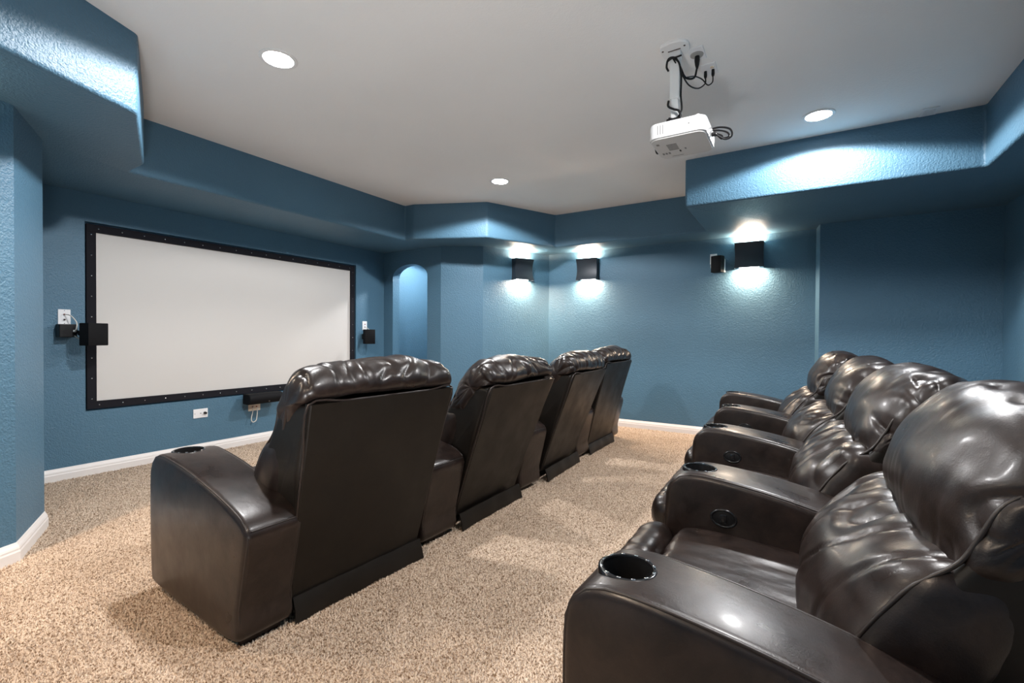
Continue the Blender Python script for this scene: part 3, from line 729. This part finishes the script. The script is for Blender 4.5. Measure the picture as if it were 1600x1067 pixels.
ME['skirt'] = to_mesh('back_skirt', skirt_mesh(), 50)
def seat_disp(c):
    d = 0.008*nz(c.x*3, c.y*3, 1)
    if c.z > 0.33:
        d += 0.006*nz(c.x*20, c.y*3.0, 4.0)*(0.4+1.6*abs(c.x)/0.38)+0.004*nz(c.x*30+c.y*8, c.y*5, 7.0)
    return d
SEAT = [(0.10, 0.24), (0.10, 0.38), (0.14, 0.405), (0.30, 0.415), (0.50, 0.425), (0.66, 0.43), (0.715, 0.415), (0.735, 0.36), (0.73, 0.27), (0.66, 0.235), (0.4, 0.23)]
ME['seat'] = to_mesh('seat_cushion', pillow(SEAT, 0.392, 14, 4, 48, 70, seat_disp), 179)
ROLL_P = [(0.735, 0.30), (0.73, 0.375), (0.755, 0.425), (0.80, 0.435), (0.845, 0.415), (0.865, 0.36), (0.855, 0.30), (0.80, 0.275)]
def roll_disp(c): return 0.005*nz(c.x*24, c.y*5, 1)+0.004*nz(c.x*6, c.y*6, 2)
ME['roll'] = to_mesh('footrest_roll', pillow(ROLL_P, 0.372, 10, 3, 60, 40, roll_disp), 179)
ME['rest'] = to_mesh('footrest_panel', box((0, 0.81, 0.185), (0.72, 0.055, 0.23), 0.015), 30)
ME['base'] = to_mesh('seat_base', box((0, 0.42, 0.145), (0.72, 0.70, 0.19), 0.01), 30)
# arms: outline in (y, z), centred on x; rear wider on the shared arms
ARM = [(0.035, 0.03), (0.01, 0.15), (-0.025, 0.30), (-0.052, 0.415), (-0.045, 0.452), (0.0, 0.487), (0.09, 0.52), (0.20, 0.55), (0.38, 0.588), (0.56, 0.612), (0.67, 0.617), (0.73, 0.600), (0.768, 0.555), (0.778, 0.48), (0.778, 0.30), (0.770, 0.12), (0.755, 0.055), (0.70, 0.04), (0.40, 0.03)]
CUPY = 0.668
def arm_mesh(rear):
    hw = lambda y, z=0: 0.116+(rear-0.116)*max(0, min(1, (0.62-y)/0.62))
    bm = prism(ARM, hw, 0.024, 5, 0.008, 110)
    me = to_mesh('armrest', bm)
    a = bpy.data.objects.new('a', me); C.objects.link(a)
    cut = bpy.data.objects.new('c', to_mesh('c', loft(bmesh.new(), [[Vector((0.056*math.cos(k*math.pi/18), CUPY+0.056*math.sin(k*math.pi/18), z)) for k in range(36)] for z in (0.53, 0.70)]))); C.objects.link(cut)
    md = a.modifiers.new('b', 'BOOLEAN'); md.object = cut; md.operation = 'DIFFERENCE'; md.solver = 'EXACT'
    dg = bpy.context.evaluated_depsgraph_get()
    me2 = bpy.data.meshes.new_from_object(a.evaluated_get(dg))
    bpy.data.objects.remove(a); bpy.data.objects.remove(cut)
    me2.shade_smooth(); me2.set_sharp_from_angle(angle=math.radians(50)); me2.name = 'armrest'
    pts = resample(catmull([Vector(p) for p in ARM], 8, True), 110)
    pts = inset2(pts, 0.006)
    return me2, pts, hw
for key, rear in (('end', 0.106), ('mid', 0.142)):
    me, pts, hw = arm_mesh(rear); ME['arm', key] = me
    run = [p for p in pts if p.y > 0.10 and not (p.x > 0.70 and p.y < 0.12)]
    # order run from rear bottom over the top to front bottom
    for side in (-1, 1):
        path = [Vector((side*(hw(p.x)-0.010), p.x, p.y)) for p in run[::2]]
        st = min(range(len(path)), key=lambda i: path[i].z+path[i].y*10)
        # start at the break in the loop
        gaps = [(path[(i+1) % len(path)]-path[i]).length for i in range(len(path))]
        g = gaps.index(max(gaps)); path = path[g+1:]+path[:g+1]
        ME['armseam', key, side] = to_mesh('seam', tube(path, 0.0042, 6, 1), 70)
    sh = [Vector((x, -0.044-0.004, 0.448)) for x in [-(rear-0.02)+2*(rear-0.02)*k/8 for k in range(9)]]
    ME['armshoulder', key] = to_mesh('seam', tube(sh, 0.0035, 6, 1), 70)
    ME['arm_control', key] = hw(0.56)
ME['cup_rim'] = to_mesh('rim', lathe([(0.055, 0.002), (0.056, 0.006), (0.061, 0.007), (0.066, 0.004), (0.067, -0.008), (0.060, -0.010)], 40), 60)
ME['cup_liner'] = to_mesh('liner', lathe([(0.0563, 0.006), (0.053, -0.02), (0.052, -0.068), (0.0003, -0.070)], 36), 60)
ME['cup_led'] = to_mesh('led_notch', box((0.0590, 0, 0.0060), (0.005, 0.009, 0.004), 0.001), 40)
ME['foot'] = to_mesh('foot', box((0, 0, 0.02), (0.15, 0.06, 0.04), 0.004), 30)
ME['ctl_ring'] = to_mesh('bezel', tube([(0, 0.042*math.cos(a*math.pi/8), 0.030*math.sin(a*math.pi/8)) for a in range(16)], 0.0055, 8, 2, True), 60)
bm = bmesh.new(); loft(bm, [[Vector((x, 0.040*f*math.cos(k*math.pi/14), 0.028*f*math.sin(k*math.pi/14))) for k in range(28)] for x, f in ((0.004, 1), (-0.001, 1.0), (-0.003, 0.85))]); ME['ctl_face'] = to_mesh('switch_face', bm, 40)
bm = bmesh.new(); add_box(bm, Vector((-0.004, 0.0, 0.0)), (0.006, 0.022, 0.032), None, 0.002); ME['ctl_btn'] = to_mesh('switch_button', bm, 40)
for k, mm in (('leather', ['headrest', 'lumbar', 'seat', 'roll', 'rest']),): pass
def arm(parent, x, y, toe, key, control):
    a = obj('armrest', ME['arm', key], 'leather', parent, (x, y, 0), (0, 0, toe))
    for s in (-1, 1): obj('seam', ME['armseam', key, s], 'seam', a)
    obj('seam', ME['armshoulder', key], 'seam', a)
    tilt = (math.radians(1.0), 0, 0)
    obj('cup_rim', ME['cup_rim'], 'black_gloss', a, (0, CUPY, 0.612), tilt); obj('cup_liner', ME['cup_liner'], 'black', a, (0, CUPY, 0.612), tilt)
    for k in range(12): obj('cup_led', ME['cup_led'], 'chrome', a, (0, CUPY, 0.612), (0, 0, k*math.pi/6))
    obj('foot', ME['foot'], 'wood', a, (0, 0.075, 0.0)); obj('foot', ME['foot'], 'wood', a, (0, 0.70, 0.0))
    if control:
        xx = -ME['arm_control', key]-0.006
        obj('switch_bezel', ME['ctl_ring'], 'black_gloss', a, (xx, 0.56, 0.475)); obj('switch_face', ME['ctl_face'], 'black', a, (xx, 0.56, 0.475)); obj('switch_button', ME['ctl_btn'], 'black_gloss', a, (xx, 0.56, 0.475))
    return a
M['black_gloss'] = mat('gloss_black_plastic', (0.010, 0.010, 0.011), 0.18)
def recliner(label, group, loc, arms, recline=0.0, twist=0.0, var=0, xback=0.0):
    t = thing('recliner', label, 'recliner', loc, group=group)
    obj('seat_base', ME['base'], 'leather_back', t); obj('seat_cushion', ME['seat'], 'leather', t)
    obj('footrest_roll', ME['roll'], 'leather', t); obj('footrest_panel', ME['rest'], 'leather', t)
    pos = PIV+Vector((xback, 0, 0)); rot = (recline, 0, twist)
    obj('lumbar_cushion', ME['lumbar', var % 3], 'leather', t, pos, rot)
    obj('headrest', ME['headrest', var % 3], 'leather', t, pos, rot)
    obj('back_shell', ME['shell'], 'leather_back', t, pos, rot)
    for sx in (-1, 1): obj('side_seam', ME['side_seam', var % 3, sx], 'seam', t, pos, rot)
    p = obj('back_panel', ME['panel'], 'leather_back', t, pos, rot); obj('piping', ME['panel_piping'], 'seam', p)
    obj('back_skirt', ME['skirt'], 'leather_back', t, (xback, 0, 0), (0, 0, twist))
    for (ax, ay, toe, key, ctl) in arms: arm(t, ax-loc[0], ay-loc[1], toe, key, ctl)
    return t
# front row, seen from behind
FA = [(0.982, 1.665), (1.965, 1.665), (2.985, 1.668), (4.02, 1.69), (4.99, 1.715)]
FT = [-0.04, -0.05, -0.05, -0.02, 0.0]
lab = ['dark leather recliner at the near left end of the front row, seen from behind', 'second recliner from the left in the front row, leaning back between two shared armrests', 'third recliner from the left in the front row facing the screen', 'farthest recliner of the front row, at the end next to the sconce wall']
for k in range(4):
    cx = (FA[k][0]+FA[k+1][0])/2+(-0.045, -0.015, 0.03, -0.02)[k]; cyy = (FA[k][1]+FA[k+1][1])/2
    arms = [(*FA[k+1], FT[k+1], 'mid' if k < 3 else 'end', True)]
    if k == 0: arms.append((*FA[0], FT[0], 'end', False))
    recliner(lab[k], 'front row of theatre recliners', (cx, cyy, 0), arms, (0.0, 0.10, 0.10, 0.0)[k], (-0.07, 0.0, 0.04, 0.0)[k], k)
# rear row, seen from its near end
RA = [(1.010, -0.345), (1.955, -0.340), (2.935, -0.262), (3.885, -0.240), (4.865, -0.150)]
lab = ['nearest recliner of the rear row with the large cup holder in its wide armrest', 'second recliner from the camera in the rear row', 'third recliner from the camera in the rear row', 'farthest recliner of the rear row, next to the right wall']
for k in range(4):
    cx = (RA[k][0]+RA[k+1][0])/2; cyy = (RA[k][1]+RA[k+1][1])/2
    arms = [(*RA[k+1], -0.03, 'mid' if k < 3 else 'end', True)]
    if k == 0: arms.append((*RA[0], -0.03, 'end', False))
    recliner(lab[k], 'rear row of theatre recliners', (cx, cyy, 0), arms, (0.0, 0.04, 0.08, 0.02)[k], 0.0, k+1)
